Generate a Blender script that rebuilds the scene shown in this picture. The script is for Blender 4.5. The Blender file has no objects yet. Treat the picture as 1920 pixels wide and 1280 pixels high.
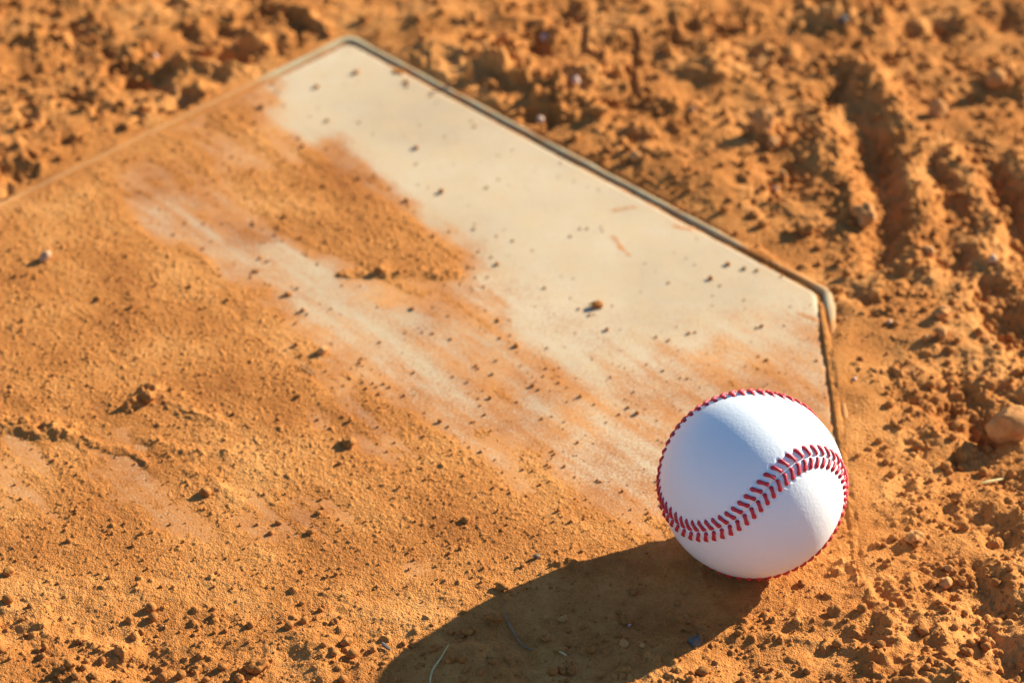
import bpy, math
import numpy as np
R_ = math.radians
C = bpy.context.scene.collection

# ------------------------------------------------------------------ camera
F_PX, PITCH, ROLL, CAM_H = 6445.04, 0.6163, 0.0204, 85.4207      # photograph pixels, radians, radians, centimetres
fw = np.array([0, math.cos(PITCH), -math.sin(PITCH)]); r0 = np.array([1., 0, 0]); u0 = np.cross(r0, fw)
rt = math.cos(ROLL) * r0 + math.sin(ROLL) * u0
up = -math.sin(ROLL) * r0 + math.cos(ROLL) * u0
cam_d = bpy.data.cameras.new('camera'); cam = bpy.data.objects.new('camera', cam_d); C.objects.link(cam)
import mathutils
M = mathutils.Matrix(((rt[0], up[0], -fw[0], 0), (rt[1], up[1], -fw[1], 0), (rt[2], up[2], -fw[2], CAM_H / 100), (0, 0, 0, 1)))
cam.matrix_world = M
cam_d.sensor_width = 36; cam_d.lens = F_PX * 36 / 1920
cam_d.clip_start = 0.05; cam_d.clip_end = 400
cam_d.dof.use_dof = True; cam_d.dof.focus_distance = 1.315; cam_d.dof.aperture_fstop = 9.5
bpy.context.scene.camera = cam

# ------------------------------------------------------------------ sky, sun, exposure
SUN_EL, SUN_AZ = 23.0, 36.0          # azimuth of the sun, degrees from +x towards +y
w = bpy.data.worlds.new('World'); bpy.context.scene.world = w; w.use_nodes = True
wn = w.node_tree.nodes; wl = w.node_tree.links; wn.clear()
sk = wn.new('ShaderNodeTexSky'); sk.sky_type = 'NISHITA'; sk.sun_disc = False
sk.sun_elevation = R_(SUN_EL); sk.sun_rotation = R_(90 - SUN_AZ); sk.air_density = 1.0; sk.dust_density = 0.25; sk.ozone_density = 4.0
bg = wn.new('ShaderNodeBackground'); bg.inputs[1].default_value = 0.076
wo = wn.new('ShaderNodeOutputWorld'); tn = wn.new('ShaderNodeMix'); tn.data_type = 'RGBA'; tn.blend_type = 'MULTIPLY'; tn.inputs[0].default_value = 1; tn.inputs[7].default_value = (.95, 1.02, 1.07, 1)
wl.new(sk.outputs[0], tn.inputs[6]); wl.new(tn.outputs[2], bg.inputs[0]); wl.new(bg.outputs[0], wo.inputs[0])
sd = bpy.data.lights.new('sun', 'SUN'); sd.energy = 5.0; sd.angle = R_(0.55); sd.color = (1.0, 0.97, 0.82)
sun = bpy.data.objects.new('sun', sd); C.objects.link(sun)
sv = mathutils.Vector((math.cos(R_(SUN_AZ)) * math.cos(R_(SUN_EL)), math.sin(R_(SUN_AZ)) * math.cos(R_(SUN_EL)), math.sin(R_(SUN_EL))))
sun.rotation_euler = sv.to_track_quat('Z', 'Y').to_euler(); sun.location = sv * 5
vs = bpy.context.scene.view_settings
vs.view_transform = 'Standard'; vs.look = 'None'; vs.gamma = 1; vs.use_curve_mapping = False; vs.exposure = 1.13

# ------------------------------------------------------------------ helpers
rng = np.random.default_rng(7)
def at(x, y, z=0.0):
    "photograph pixel -> point on the ground (centimetres) at height z"
    d = fw + rt * (x - 960) / F_PX - up * (y - 640) / F_PX
    k = (CAM_H - z) / -d[2]
    return np.array([d[0] * k, d[1] * k, z])
def hash2(ix, iy, seed):
    h = (ix.astype(np.int64) * 374761393 + iy.astype(np.int64) * 668265263 + seed * 1442695041) & 0xffffffff
    h = ((h ^ (h >> 13)) * 1274126177) & 0xffffffff
    h = ((h ^ (h >> 16)) * 2246822519) & 0xffffffff
    return (h ^ (h >> 15)) & 0xffffffff
def noise(X, Y, scale, seed=0):
    "gradient noise, about -1..1, feature size = scale (cm)"
    x = X / scale + 1000.3 + seed * 17.13; y = Y / scale + 1000.7 + seed * 9.71
    x0 = np.floor(x); y0 = np.floor(y); fx = (x - x0).astype(np.float32); fy = (y - y0).astype(np.float32)
    ix = x0.astype(np.int64); iy = y0.astype(np.int64)
    sx = fx * fx * fx * (fx * (fx * 6 - 15) + 10); sy = fy * fy * fy * (fy * (fy * 6 - 15) + 10)
    def g(dx, dy):
        a = hash2(ix + dx, iy + dy, seed).astype(np.float32) * np.float32(2 * math.pi / 4294967296.0)
        return np.cos(a) * (fx - dx) + np.sin(a) * (fy - dy)
    a = g(0, 0); b = g(1, 0); c = g(0, 1); d = g(1, 1)
    return 1.5 * ((a * (1 - sx) + b * sx) * (1 - sy) + (c * (1 - sx) + d * sx) * sy)
def fbm(X, Y, scale, octs, seed=0, gain=.5):
    s = 0; a = 1.
    for k in range(octs):
        s = s + a * noise(X, Y, scale / 2 ** k, seed + k * 31); a *= gain
    return s
def sstep(a, b, x):
    t = np.clip((x - a) / (b - a), 0, 1); return t * t * (3 - 2 * t)
def tag(o, label=None, cat=None, group=None, kind=None):
    if label: o['label'] = label
    if cat: o['category'] = cat
    if group: o['group'] = group
    if kind: o['kind'] = kind
    return o
def mesh_np(name, V, F, smooth=True):
    "V in centimetres (n,3), F (m,k) int array"
    me = bpy.data.meshes.new(name); V = np.asarray(V, np.float32) / 100; F = np.asarray(F, np.int32); k = F.shape[1]
    me.vertices.add(len(V)); me.vertices.foreach_set('co', V.ravel())
    me.loops.add(F.size); me.loops.foreach_set('vertex_index', F.ravel())
    me.polygons.add(len(F)); me.polygons.foreach_set('loop_start', np.arange(0, F.size, k, dtype=np.int32))
    me.update(calc_edges=True); me.validate()
    if smooth: me.polygons.foreach_set('use_smooth', np.ones(len(me.polygons), bool))
    return me
def link(name, me, mat=None, parent=None, loc=(0, 0, 0)):
    o = bpy.data.objects.new(name, me); C.objects.link(o); o.location = loc
    if mat and not me.materials: me.materials.append(mat)
    if parent: o.parent = parent
    return o
def empty(name, loc=(0, 0, 0)):
    o = bpy.data.objects.new(name, None); C.objects.link(o); o.location = loc; o.empty_display_size = .02; return o

# ------------------------------------------------------------------ materials
def new_mat(name):
    m = bpy.data.materials.new(name); m.use_nodes = True; nt = m.node_tree; nt.nodes.clear()
    out = nt.nodes.new('ShaderNodeOutputMaterial'); p = nt.nodes.new('ShaderNodeBsdfPrincipled')
    nt.links.new(p.outputs[0], out.inputs[0]); return m, nt, p
def nz(nt, vec, scale, detail=3, rough=.5):
    n = nt.nodes.new('ShaderNodeTexNoise'); n.inputs['Scale'].default_value = scale; n.inputs['Detail'].default_value = detail
    n.inputs['Roughness'].default_value = rough
    nt.links.new(vec, n.inputs['Vector']); return n.outputs['Fac']
def ramp(nt, fac, stops):
    r = nt.nodes.new('ShaderNodeValToRGB'); e = r.color_ramp.elements
    while len(e) < len(stops): e.new(.5)
    for q, (pos, col) in zip(e, stops):
        q.position = pos; q.color = (*col, 1) if len(col) == 3 else col
    nt.links.new(fac, r.inputs[0]); return r.outputs[0]
def mixc(nt, fac, a, b, mode='MIX'):
    m = nt.nodes.new('ShaderNodeMix'); m.data_type = 'RGBA'; m.blend_type = mode
    for s, v in ((m.inputs[0], fac), (m.inputs[6], a), (m.inputs[7], b)):
        if isinstance(v, (int, float)): s.default_value = v
        elif isinstance(v, tuple): s.default_value = (*v, 1)
        else: nt.links.new(v, s)
    return m.outputs[2]
def math_(nt, op, a, b=0., clamp=False):
    m = nt.nodes.new('ShaderNodeMath'); m.operation = op; m.use_clamp = clamp
    for s, v in ((m.inputs[0], a), (m.inputs[1], b)):
        if isinstance(v, (int, float)): s.default_value = v
        else: nt.links.new(v, s)
    return m.outputs[0]
def bump(nt, p, h, strength, dist):
    b = nt.nodes.new('ShaderNodeBump'); b.inputs['Strength'].default_value = strength; b.inputs['Distance'].default_value = dist
    nt.links.new(h, b.inputs['Height']); nt.links.new(b.outputs[0], p.inputs['Normal'])
def pos(nt, objspace=False):
    if objspace: return nt.nodes.new('ShaderNodeTexCoord').outputs['Object']
    return nt.nodes.new('ShaderNodeNewGeometry').outputs['Position']
def vor(nt, vec, scale):
    n = nt.nodes.new('ShaderNodeTexVoronoi'); n.inputs['Scale'].default_value = scale; nt.links.new(vec, n.inputs['Vector'])
    return math_(nt, 'SUBTRACT', 1., n.outputs['Distance'])
DIRT_A, DIRT_B, DIRT_C = (0.36, 0.117, 0.024), (0.51, 0.185, 0.042), (0.66, 0.280, 0.078)
def dirt_color(nt, vec):
    big = nz(nt, vec, 22, 4); fine = nz(nt, vec, 900, 3, .6); mid = nz(nt, vec, 170, 3)
    f = math_(nt, 'ADD', math_(nt, 'MULTIPLY', big, .55), math_(nt, 'ADD', math_(nt, 'MULTIPLY', fine, .25), math_(nt, 'MULTIPLY', mid, .2)))
    c = ramp(nt, f, [(.37, DIRT_A), (.5, DIRT_B), (.65, DIRT_C)])
    sp = nz(nt, vec, 1500, 1); pale = ramp(nt, sp, [(.70, (0, 0, 0)), (.76, (1, 1, 1))])
    return mixc(nt, math_(nt, 'MULTIPLY', pale, .35), c, (.78, .52, .30))
mat_dirt, nt, p = new_mat('dirt'); v = pos(nt)
nt.links.new(dirt_color(nt, v), p.inputs['Base Color']); p.inputs['Roughness'].default_value = 1; p.inputs['Specular IOR Level'].default_value = .12
bump(nt, p, math_(nt, 'ADD', vor(nt, v, 1250), math_(nt, 'MULTIPLY', vor(nt, v, 2600), .6)), .75, .00055)
def stone_mat(name, a, b, rough=.9, sc=400, bs=.5):
    m, nt, p = new_mat(name); v = pos(nt)
    f = nz(nt, v, sc, 4, .6)
    nt.links.new(ramp(nt, f, [(.35, a), (.65, b)]), p.inputs['Base Color']); p.inputs['Roughness'].default_value = rough
    p.inputs['Specular IOR Level'].default_value = .08
    bump(nt, p, nz(nt, v, 1100, 4, .65), bs, .0006); return m
mat_clod = stone_mat('clod_dirt', (.31, .108, .024), (.48, .185, .048), 1, 500, .8)
mat_stone = stone_mat('orange_stone', (.45, .18, .055), (.60, .275, .092), .95, 200, .6)
mat_pale = stone_mat('pale_stone', (.42, .21, .10), (.58, .34, .19), .7, 300, .3)
mat_white = stone_mat('white_quartz', (.52, .30, .21), (.72, .50, .38), .5, 300, .25)
mat_grey = stone_mat('grey_stone', (.11, .085, .065), (.19, .15, .12), .8, 300, .3)
mat_straw = stone_mat('straw', (.50, .36, .14), (.68, .52, .24), .6, 300, .1)
mat_stem = stone_mat('dry_stem', (.16, .14, .09), (.26, .23, .15), .6, 300, .1)

mat_plate, nt, p = new_mat('plate_rubber'); v = pos(nt)
at_n = nt.nodes.new('ShaderNodeAttribute'); at_n.attribute_name = 'dust'
base = ramp(nt, nz(nt, v, 14, 5, .55), [(.32, (.48, .345, .205)), (.5, (.55, .40, .24)), (.66, (.60, .45, .28))])
grey = ramp(nt, nz(nt, v, 34, 4), [(.50, (0, 0, 0)), (.72, (1, 1, 1))])
base = mixc(nt, math_(nt, 'MULTIPLY', grey, .15), base, (.48, .41, .30))
tint = ramp(nt, nz(nt, v, 60, 5, .6), [(.42, (0, 0, 0)), (.75, (1, 1, 1))])
base = mixc(nt, math_(nt, 'MULTIPLY', tint, .6), base, (.58, .38, .19))
fine = math_(nt, 'ADD', math_(nt, 'MULTIPLY', nz(nt, v, 800, 3, .65), .5), math_(nt, 'MULTIPLY', nz(nt, v, 1900, 2, .6), .5))
mk = math_(nt, 'ADD', math_(nt, 'MULTIPLY', math_(nt, 'SUBTRACT', fine, .5), 2.8), at_n.outputs['Fac'])
mk = ramp(nt, mk, [(.14, (0, 0, 0)), (.56, (1, 1, 1))])
nt.links.new(mixc(nt, mk, base, dirt_color(nt, v)), p.inputs['Base Color'])
p.inputs['Roughness'].default_value = .75; p.inputs['Specular IOR Level'].default_value = .25
bump(nt, p, math_(nt, 'ADD', math_(nt, 'MULTIPLY', math_(nt, 'MULTIPLY', mk, vor(nt, v, 1300)), .8), math_(nt, 'MULTIPLY', nz(nt, v, 350, 4), .25)), .40, .0005)
mat_rim, nt, p = new_mat('plate_rim_rubber'); v = pos(nt)
n1 = nz(nt, v, 60, 5, .6); n2 = nz(nt, v, 500, 3)
c = ramp(nt, n2, [(.3, (.40, .31, .17)), (.7, (.52, .41, .24))])
at_r = nt.nodes.new('ShaderNodeAttribute'); at_r.attribute_name = 'dust'
d_ = ramp(nt, math_(nt, 'ADD', at_r.outputs['Fac'], math_(nt, 'ADD', math_(nt, 'MULTIPLY', n1, .6), math_(nt, 'MULTIPLY', math_(nt, 'SUBTRACT', n2, .5), .4))), [(.42, (0, 0, 0)), (.62, (1, 1, 1))])
nt.links.new(mixc(nt, math_(nt, 'MULTIPLY', d_, .8), c, dirt_color(nt, v)), p.inputs['Base Color']); p.inputs['Roughness'].default_value = .95; p.inputs['Specular IOR Level'].default_value = .05
bump(nt, p, n2, .4, .0005)
mat_leather, nt, p = new_mat('white_leather'); v = pos(nt, True)
wr = math_(nt, 'ADD', nz(nt, v, 900, 4, .55), math_(nt, 'MULTIPLY', nz(nt, v, 260, 3), .7))
smu = ramp(nt, nz(nt, v, 60, 5, .6), [(.60, (0, 0, 0)), (.78, (1, 1, 1))])
nt.links.new(mixc(nt, math_(nt, 'MULTIPLY', smu, .10), (.87, .85, .81), (.62, .48, .36)), p.inputs['Base Color'])
p.inputs['Roughness'].default_value = .42; p.inputs['Specular IOR Level'].default_value = .4
bump(nt, p, wr, .26, .00035)
mat_thread, nt, p = new_mat('red_thread'); v = pos(nt, True)
nt.links.new(ramp(nt, nz(nt, v, 1500, 2), [(.3, (.46, .010, .020)), (.7, (.68, .028, .040))]), p.inputs['Base Color'])
p.inputs['Roughness'].default_value = .5; bump(nt, p, nz(nt, v, 2500, 2), .4, .0003)

# ------------------------------------------------------------------ plan of the home plate (centimetres)
ANG = -0.7649; APEX = np.array([-8.3032, 145.5755]); S = 30.0
def dr(a): return np.array([math.cos(a), math.sin(a)])
P1 = APEX + S * dr(ANG); P2 = P1 + 21.2 * dr(ANG - math.pi / 4)
L1 = APEX + S * dr(ANG - math.pi / 2); L2 = L1 + 21.2 * dr(ANG - math.pi / 4)
POLY = np.array([APEX, L1, L2, P2, P1])        # counter-clockwise seen from above
def sdist(X, Y):
    "signed distance to the plate outline, negative inside (convex)"
    best = np.full(X.shape, 1e9, np.float32); ins = np.full(X.shape, -1e9, np.float32)
    n = len(POLY)
    for i in range(n):
        a = POLY[i]; b = POLY[(i + 1) % n]; e = b - a; L = np.linalg.norm(e); e = e / L; nrm = np.array([e[1], -e[0]])
        px = X - a[0]; py = Y - a[1]; t = np.clip(px * e[0] + py * e[1], 0, L)
        best = np.minimum(best, np.hypot(px - t * e[0], py - t * e[1])); ins = np.maximum(ins, px * nrm[0] + py * nrm[1])
    return np.where(ins > 0, best, ins)

# how thickly the dirt lies on the plate (0 bare rubber, 0.5 grains touching, 1 a closed layer), read off at pixels of the photograph
COV = [
 # bare band along the right-hand slanted edge
 (652,90,0),(600,120,0),(560,150,0.02),(700,140,0),(760,180,0),(640,200,0),(560,200,0.05),(600,240,0.05),(700,250,0),(800,250,0),(880,270,0),(720,310,0.02),
 (780,350,0.02),(860,340,0),(960,330,0),(1050,330,0),(840,410,0.02),(920,400,0),(1020,400,0),(1120,390,0),(1200,420,0),(900,450,0.05),(980,470,0),(1080,460,0),
 (1180,480,0),(1280,480,0),(950,520,0.1),(1050,540,0.08),(1150,540,0.02),(1250,540,0),(1350,530,0.02),(1450,540,0.05),(1500,560,0.08),(1000,590,0.129),(1100,600,0.129),
 (1200,600,0.086),(1300,610,0.12),(1400,620,0.22),(1490,620,0.25),(1540,640,0.4),(1280,415,0.12),(1400,480,0.05),(1330,440,0.05),
 # left rim of that band and the dirt tongue
 (500,160,0.35),(470,200,0.75),(520,230,0.45),(430,230,0.9),(560,280,0.55),(500,270,0.7),(620,290,0.85),(560,330,0.95),(660,330,1),(620,380,1),(700,370,0.95),(740,410,1),
 (680,430,1),(780,450,1),(740,480,1),(840,470,0.95),(870,495,0.8),(800,500,0.9),(680,500,0.85),(600,450,0.9),(560,400,0.95),(480,330,0.9),(520,420,0.7),
 # paler streak under the tongue
 (420,300,0.75),(340,280,0.8),(260,350,0.6),(300,380,0.45),(340,420,0.4),(400,450,0.3),(430,480,0.25),(460,510,0.3),(500,500,0.25),(540,490,0.3),(520,550,0.3),(580,520,0.2),(640,540,0.15),
 (560,590,0.4),(620,580,0.215),(680,560,0.3),(650,620,0.301),(700,620,0.172),(750,600,0.215),(720,660,0.301),(780,650,0.258),(820,680,0.301),(380,400,0.6),(440,420,0.6),(850,640,0.387),(880,690,0.387),
 # middle patch right of it
 (740,540,0.7),(790,550,0.8),(820,580,0.645),(870,570,0.516),(890,600,0.602),(930,560,0.4),(800,620,0.43),(940,640,0.344),(960,690,0.43),(1000,710,0.559),(1060,740,0.516),(1000,650,0.258),(1060,650,0.215),
 (1120,680,0.258),(1180,650,0.172),(1260,680,0.35),(1340,690,0.45),(1440,690,0.62),(1500,680,0.5),(1380,650,0.35),(1120,740,0.344),(1200,740,0.361),(1280,740,0.4),(1540,750,0.5),(1180,800,0.301),(1120,820,0.344),
 (1200,860,0.301),(1220,920,0.344),(1160,880,0.387),(1100,880,0.473),(1040,800,0.516),(960,760,0.473),(880,740,0.43),(820,740,0.473),(760,720,0.43),(700,720,0.559),(900,800,0.602),(1000,860,0.602),
 # the closed layer on the left and below
 (100,380,0.9),(180,360,0.9),(60,450,1),(200,430,1),(320,340,0.8),(250,480,1),(350,500,1),(420,560,1),(500,600,0.9),(560,640,0.95),(620,680,0.731),(100,560,1),(300,620,1),(450,680,1),
 (560,730,1),(660,760,0.731),(700,800,0.731),(780,800,0.731),(840,860,0.95),(100,700,1),(300,760,1),(450,820,1),(600,860,1),(740,900,1),(900,920,1),(1040,960,0.95),(1160,960,0.8),(1200,1000,0.8),
 (200,860,0.72),(150,850,0.9),(240,880,0.62),(290,910,0.7),(330,940,0.75),(20,900,0.65),(60,940,0.7),(10,960,0.72),(130,930,0.95),(430,950,0.75),(480,970,0.72),(540,985,0.7),(580,1000,0.8),(380,900,0.9),
 (100,1050,1),(300,1060,1),(500,1080,1),(700,1060,1),(900,1060,1),(1100,1080,1),(820,1130,0.6),(860,1150,0.6),(780,1110,0.8),(920,1120,0.9),(1000,1160,1),(1200,1150,1),(1400,1120,1),(1500,1110,1),
 (1300,1060,0.95),(200,1180,1),(500,1180,1),(700,1200,1),(900,1240,1),(1200,1240,1),(1500,1000,0.8),(1560,900,0.6),(1590,1040,0.95),(1570,980,0.8),(660,290,0.05),(720,330,0),(790,380,0),(850,430,0.05),(905,480,0.05),(905,520,0.12),(630,302,0.9),(690,347,0.97),(750,397,1),(810,442,1),(862,482,0.95),
 (430,270,0.7),(480,290,0.6),(530,310,0.7),(640,750,0.602),(700,790,0.533),(760,830,0.602),(400,330,0.75),(360,310,0.8),(600,560,0.25),(480,555,0.8),(530,600,0.85),(600,640,0.645),(660,660,0.516),(960,820,0.516),(1060,900,0.559),(1120,940,0.6),
 (1000,780,0.387),(1080,850,0.387),(1180,940,0.55),(950,730,0.602),(880,790,0.43),(840,760,0.387),(300,260,0.8),(380,215,0.7),(460,170,0.6),(200,300,0.85),(50,370,0.9)]
g0x, g0y, gd = -45., 90., .2
gx = np.arange(g0x, 45, gd); gy = np.arange(g0y, 160, gd); GX, GY = np.meshgrid(gx, gy, indexing='ij')
num = np.zeros(GX.shape); den = np.full(GX.shape, 1e-9)
for (cx, cy, c) in COV:
    q = at(cx, cy); wgt = np.exp(-(((GX - q[0]) ** 2 + ((GY - q[1]) * .72) ** 2) / (2 * .60 ** 2))) + 1e-4 / (1 + (GX - q[0]) ** 2 + (GY - q[1]) ** 2)
    num += wgt * c; den += wgt
COVG = num / den
def bil(G, x, y):
    fx = np.clip((x - g0x) / gd, 0, G.shape[0] - 1.001); fy = np.clip((y - g0y) / gd, 0, G.shape[1] - 1.001)
    ix = fx.astype(int); iy = fy.astype(int); a = fx - ix; b = fy - iy
    return (G[ix, iy] * (1 - a) + G[ix + 1, iy] * a) * (1 - b) + (G[ix, iy + 1] * (1 - a) + G[ix + 1, iy + 1] * a) * b
def cover(X, Y):
    "coverage with streaks along the sweep of the brush, which runs parallel to the slanted edge"
    ca, sa = math.cos(ANG - .10), math.sin(ANG - .10)
    U = X * ca + Y * sa; V = -X * sa + Y * ca
    st = noise(U * .14, V, 1.0, 91) * .24 + noise(U * .2, V, .4, 92) * .13
    wx = noise(X, Y, 1.3, 93) * .25; wy = noise(X, Y, 1.3, 94) * .25
    c = bil(COVG, X + wx, Y + wy)
    return c + st * sstep(0.03, .3, c) * (1 - .55 * sstep(.85, 1, c)) + .05 * noise(X, Y, .5, 95) + .04 * noise(X, Y, .2, 96)

# ------------------------------------------------------------------ ground: one sheet, fine where the photograph looks, coarse to the horizon
def axis(a, b, step, far):
    mid = np.arange(a, b + step / 2, step); out = []; s = step; v = mid[-1]
    while v < far: s *= 1.16; v += s; out.append(v)
    lo = []; s = step; v = a
    while v > -far: s *= 1.16; v -= s; lo.append(v)
    return np.concatenate([lo[::-1], mid, out])
xs = axis(-28.5, 28.5, .040, 9000.); ys = axis(95.5, 154.5, .044, 9000.)
X, Y = np.meshgrid(xs, ys, indexing='ij'); X = X.astype(np.float64); Y = Y.astype(np.float64)
D = sdist(X, Y)
near = ((X > -60) & (X < 60) & (Y > 60) & (Y < 190)).astype(np.float32)
WX = X + noise(X, Y, 1.1, 5) * .30 + noise(X, Y, .4, 6) * .10
WY = Y + noise(X, Y, 1.1, 7) * .30 + noise(X, Y, .4, 8) * .10
def window(cx, cy, rx, ry):
    i0, i1 = np.searchsorted(xs, [cx - rx, cx + rx]); j0, j1 = np.searchsorted(ys, [cy - ry, cy + ry]); return slice(i0, i1), slice(j0, j1)
Hf = np.zeros(X.shape, np.float32)            # hand-placed relief
def stroke(pts, width, h, sharp=2.0, warp=True):
    "ridge (h>0) or groove (h<0) of height h cm and half-width cm along pixels of the photograph"
    P = np.array([at(*q)[:2] for q in pts]); m = width * 3.2 + 1
    c = (P.min(0) + P.max(0)) / 2; e = (P.max(0) - P.min(0)) / 2 + m; s = window(c[0], c[1], e[0], e[1])
    xx = (WX if warp else X)[s]; yy = (WY if warp else Y)[s]; d = np.full(xx.shape, 1e9)
    for a, b in zip(P[:-1], P[1:]):
        v = b - a; L2 = v @ v; t = np.clip(((xx - a[0]) * v[0] + (yy - a[1]) * v[1]) / L2, 0, 1)
        d = np.minimum(d, np.hypot(xx - a[0] - t * v[0], yy - a[1] - t * v[1]))
    Hf[s] += h * np.exp(-(d / width) ** sharp)
def spot(px, py, rx, ry, h, sharp=2.0):
    q = at(px, py); a = rx / 40; b = ry / 40 / .6; s = window(q[0], q[1], a * 3, b * 3)
    d = np.sqrt(((WX[s] - q[0]) / a) ** 2 + ((WY[s] - q[1]) / b) ** 2) * (1 + .75 * noise(X[s], Y[s], 1.1, 57) + .4 * noise(X[s], Y[s], .5, 58)); Hf[s] += h * np.exp(-d ** sharp)
def hollow(px, py, r, depth):
    depth *= .42 if px < 620 else .45
    "a pit in shade: the hole, and the bank on its sunny side that shades it"
    spot(px, py, r, r * .7, -depth, 2.6); spot(px + r * 1.15, py - r * .75, r * .8, r * .7, depth * .7, 2.4)
# right-hand side: two long furrows left by a cleat and their banks
stroke([(1545,262),(1560,290),(1585,340),(1605,400)], .8, .36); stroke([(1500,175),(1530,225),(1552,275)], .7, .14)
spot(1440, 250, 36, 22, .50)
stroke([(1590,190),(1625,270),(1650,340),(1662,420),(1655,490)], .95, -.42, 2.0)
stroke([(1660,180),(1700,280),(1722,360),(1722,450),(1700,500)], .8, .42, 2.6)
stroke([(1790,300),(1830,360),(1860,420)], .8, .35); stroke([(1740,310),(1775,370),(1800,420)], .8, -.35, 2)
stroke([(1860,330),(1900,400),(1918,470)], .9, -.5, 2.4); stroke([(1905,310),(1950,400)], .8, .4)
stroke([(1548,190),(1600,140)], .5, -.6); stroke([(1600,125),(1625,155)], .8, .5)
for q in [(1440,165,12,.3),(1290,60,24,.7),(1350,70,22,.6),(1400,110,24,.6),(1460,115,22,.6),(1530,60,24,.6),(1610,55,26,.7),(1700,60,24,.6),(1770,55,26,.8),(1880,40,36,.9),
          (1690,150,26,.6),(1720,130,20,.6),(1480,350,30,.6),(1500,330,24,.5),(1790,500,36,.8),(1860,540,28,.7),(1890,620,46,1.2),(1830,690,30,.6),
          (1800,740,34,.7),(1720,830,26,.5),(1770,770,30,.6),(1840,800,34,.7),(1700,520,28,.6),(1860,840,46,.6),(1640,590,14,.3),(1780,960,26,.5),(1690,930,18,.35),(1830,960,26,.5),(1880,1000,34,.7),
          (1880,1150,36,.7),(1820,1170,26,.5),(1780,1040,20,.3),(1860,1110,28,.5),(1900,1250,46,1.0),(1560,1160,26,.25),(1480,1180,22,.22),(1740,1210,20,.3),(1905,900,20,.4),
          # beyond the plate, middle and left
          (1005,95,28,.8),(1065,28,24,.8),(990,55,20,.6),(925,140,22,.7),(900,150,16,.4),(1000,215,24,.7),(1035,225,16,.5),(1190,265,24,.7),(1170,255,14,.4),(830,150,12,.3),
          (215,125,26,.9),(255,148,26,.9),(300,155,30,1.0),(345,185,26,.9),(430,110,30,.9),(470,108,24,.8),(510,88,24,.8),(425,60,16,.6),(350,60,18,.5),(140,60,20,.6),(50,85,18,.6),
          (150,190,20,.5),(185,212,20,.6),(30,330,26,.8),(60,215,20,.5),(260,222,12,.4),(325,12,16,.6),(110,10,20,.5),(200,95,12,.4),(410,143,18,.5),(550,60,20,.4),(10,290,20,.6),(120,270,16,.4),
          (170,20,20,.3),(45,200,22,.4),(20,20,24,.4)]:
    hollow(*q)
stroke([(500,30),(545,35),(590,60)], .22, -.5); stroke([(490,20),(545,22),(605,50)], .3, .3); stroke([(548,48),(570,62),(560,75)], .2, -.3)
stroke([(340,128),(400,135),(450,132)], .35, .4); stroke([(380,98),(440,92),(500,78)], .3, .35)
# mounds and bank beside the slanted edge
for q in [(960,100,40,26,.5),(925,120,24,18,.5),(1080,60,60,20,.3),(980,150,30,16,.45),(1010,165,26,10,.4),(1060,185,40,12,.45),(1100,150,30,14,.4),(1130,165,26,16,.3),(1130,215,40,16,.3),
          (1220,290,26,16,.35),(860,90,60,24,.2),(820,130,50,26,.25),(930,190,40,18,.25),(1620,150,60,30,.3),(1900,160,70,30,.5),(1850,700,30,20,.3),(1655,515,50,24,.15),
          (1580,455,40,16,.12),(1592,550,20,10,-.3),(1625,562,14,8,-.2),(1700,960,50,30,.2),(1690,1180,60,50,.3),(1760,1270,60,30,.4),(1250,200,40,18,.3),(1330,130,40,18,.4),(1600,40,60,30,.4),(1560,30,60,24,.3)]:
    spot(*q)
# boot-sole tread pressed into the soil behind the plate
for q in [[(1132,52),(1184,60),(1192,74),(1190,125)], [(1185,138),(1188,180)], [(1090,98),(1122,106),(1126,140)], [(1256,30),(1266,84),(1290,88)],
          [(1096,56),(1092,96)], [(1100,185),(1150,200),(1180,198)]]:
    stroke(q, .19, -.17, 2.4, False); stroke([(a + 9, b - 2) for a, b in q], .22, .12, 2, False)
for k in range(7): stroke([(1112 + k * 11, 76 + (k % 2) * 3), (1116 + k * 11, 96)], .09, -.10, 2, False)
for k in range(6): stroke([(1120 + k * 10, 126), (1126 + k * 10, 152)], .08, -.10, 2, False)
# relief of the dirt lying on the plate: scrape marks, drifted edges and the low bank along the bottom
stroke([(20,808),(80,815),(140,818),(190,835),(240,855),(275,868)], .36, .08); stroke([(130,835),(200,850),(258,872)], .22, -.05)
stroke([(0,790),(60,800),(130,808)], .4, .15)
stroke([(240,765),(262,748),(282,738)], .26, .30); stroke([(300,735),(360,775),(420,800)], .35, .08)
stroke([(270,820),(330,850),(420,855)], .4, .10); stroke([(360,880),(400,915),(440,935)], .35, .08)
stroke([(640,515),(700,510),(760,512),(850,515)], .22, .10)
stroke([(60,1175),(140,1200),(200,1225),(260,1230)], .55, .22); stroke([(560,1195),(620,1210),(600,1250)], .6, .14); stroke([(10,1150),(70,1150)], .3, .15)
stroke([(1040,1062),(1060,1058),(1080,1056)], .3, .16); stroke([(1375,1160),(1410,1175)], .2, .1)
stroke([(1340,1190),(1480,1200),(1580,1215)], .3, .14); stroke([(1480,1170),(1550,1168),(1600,1180)], .3, .18)
stroke([(1608,1060),(1625,1110),(1660,1160),(1680,1230)], .35, .22); stroke([(1635,1090),(1665,1140),(1700,1170)], .3, -.2)

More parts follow.
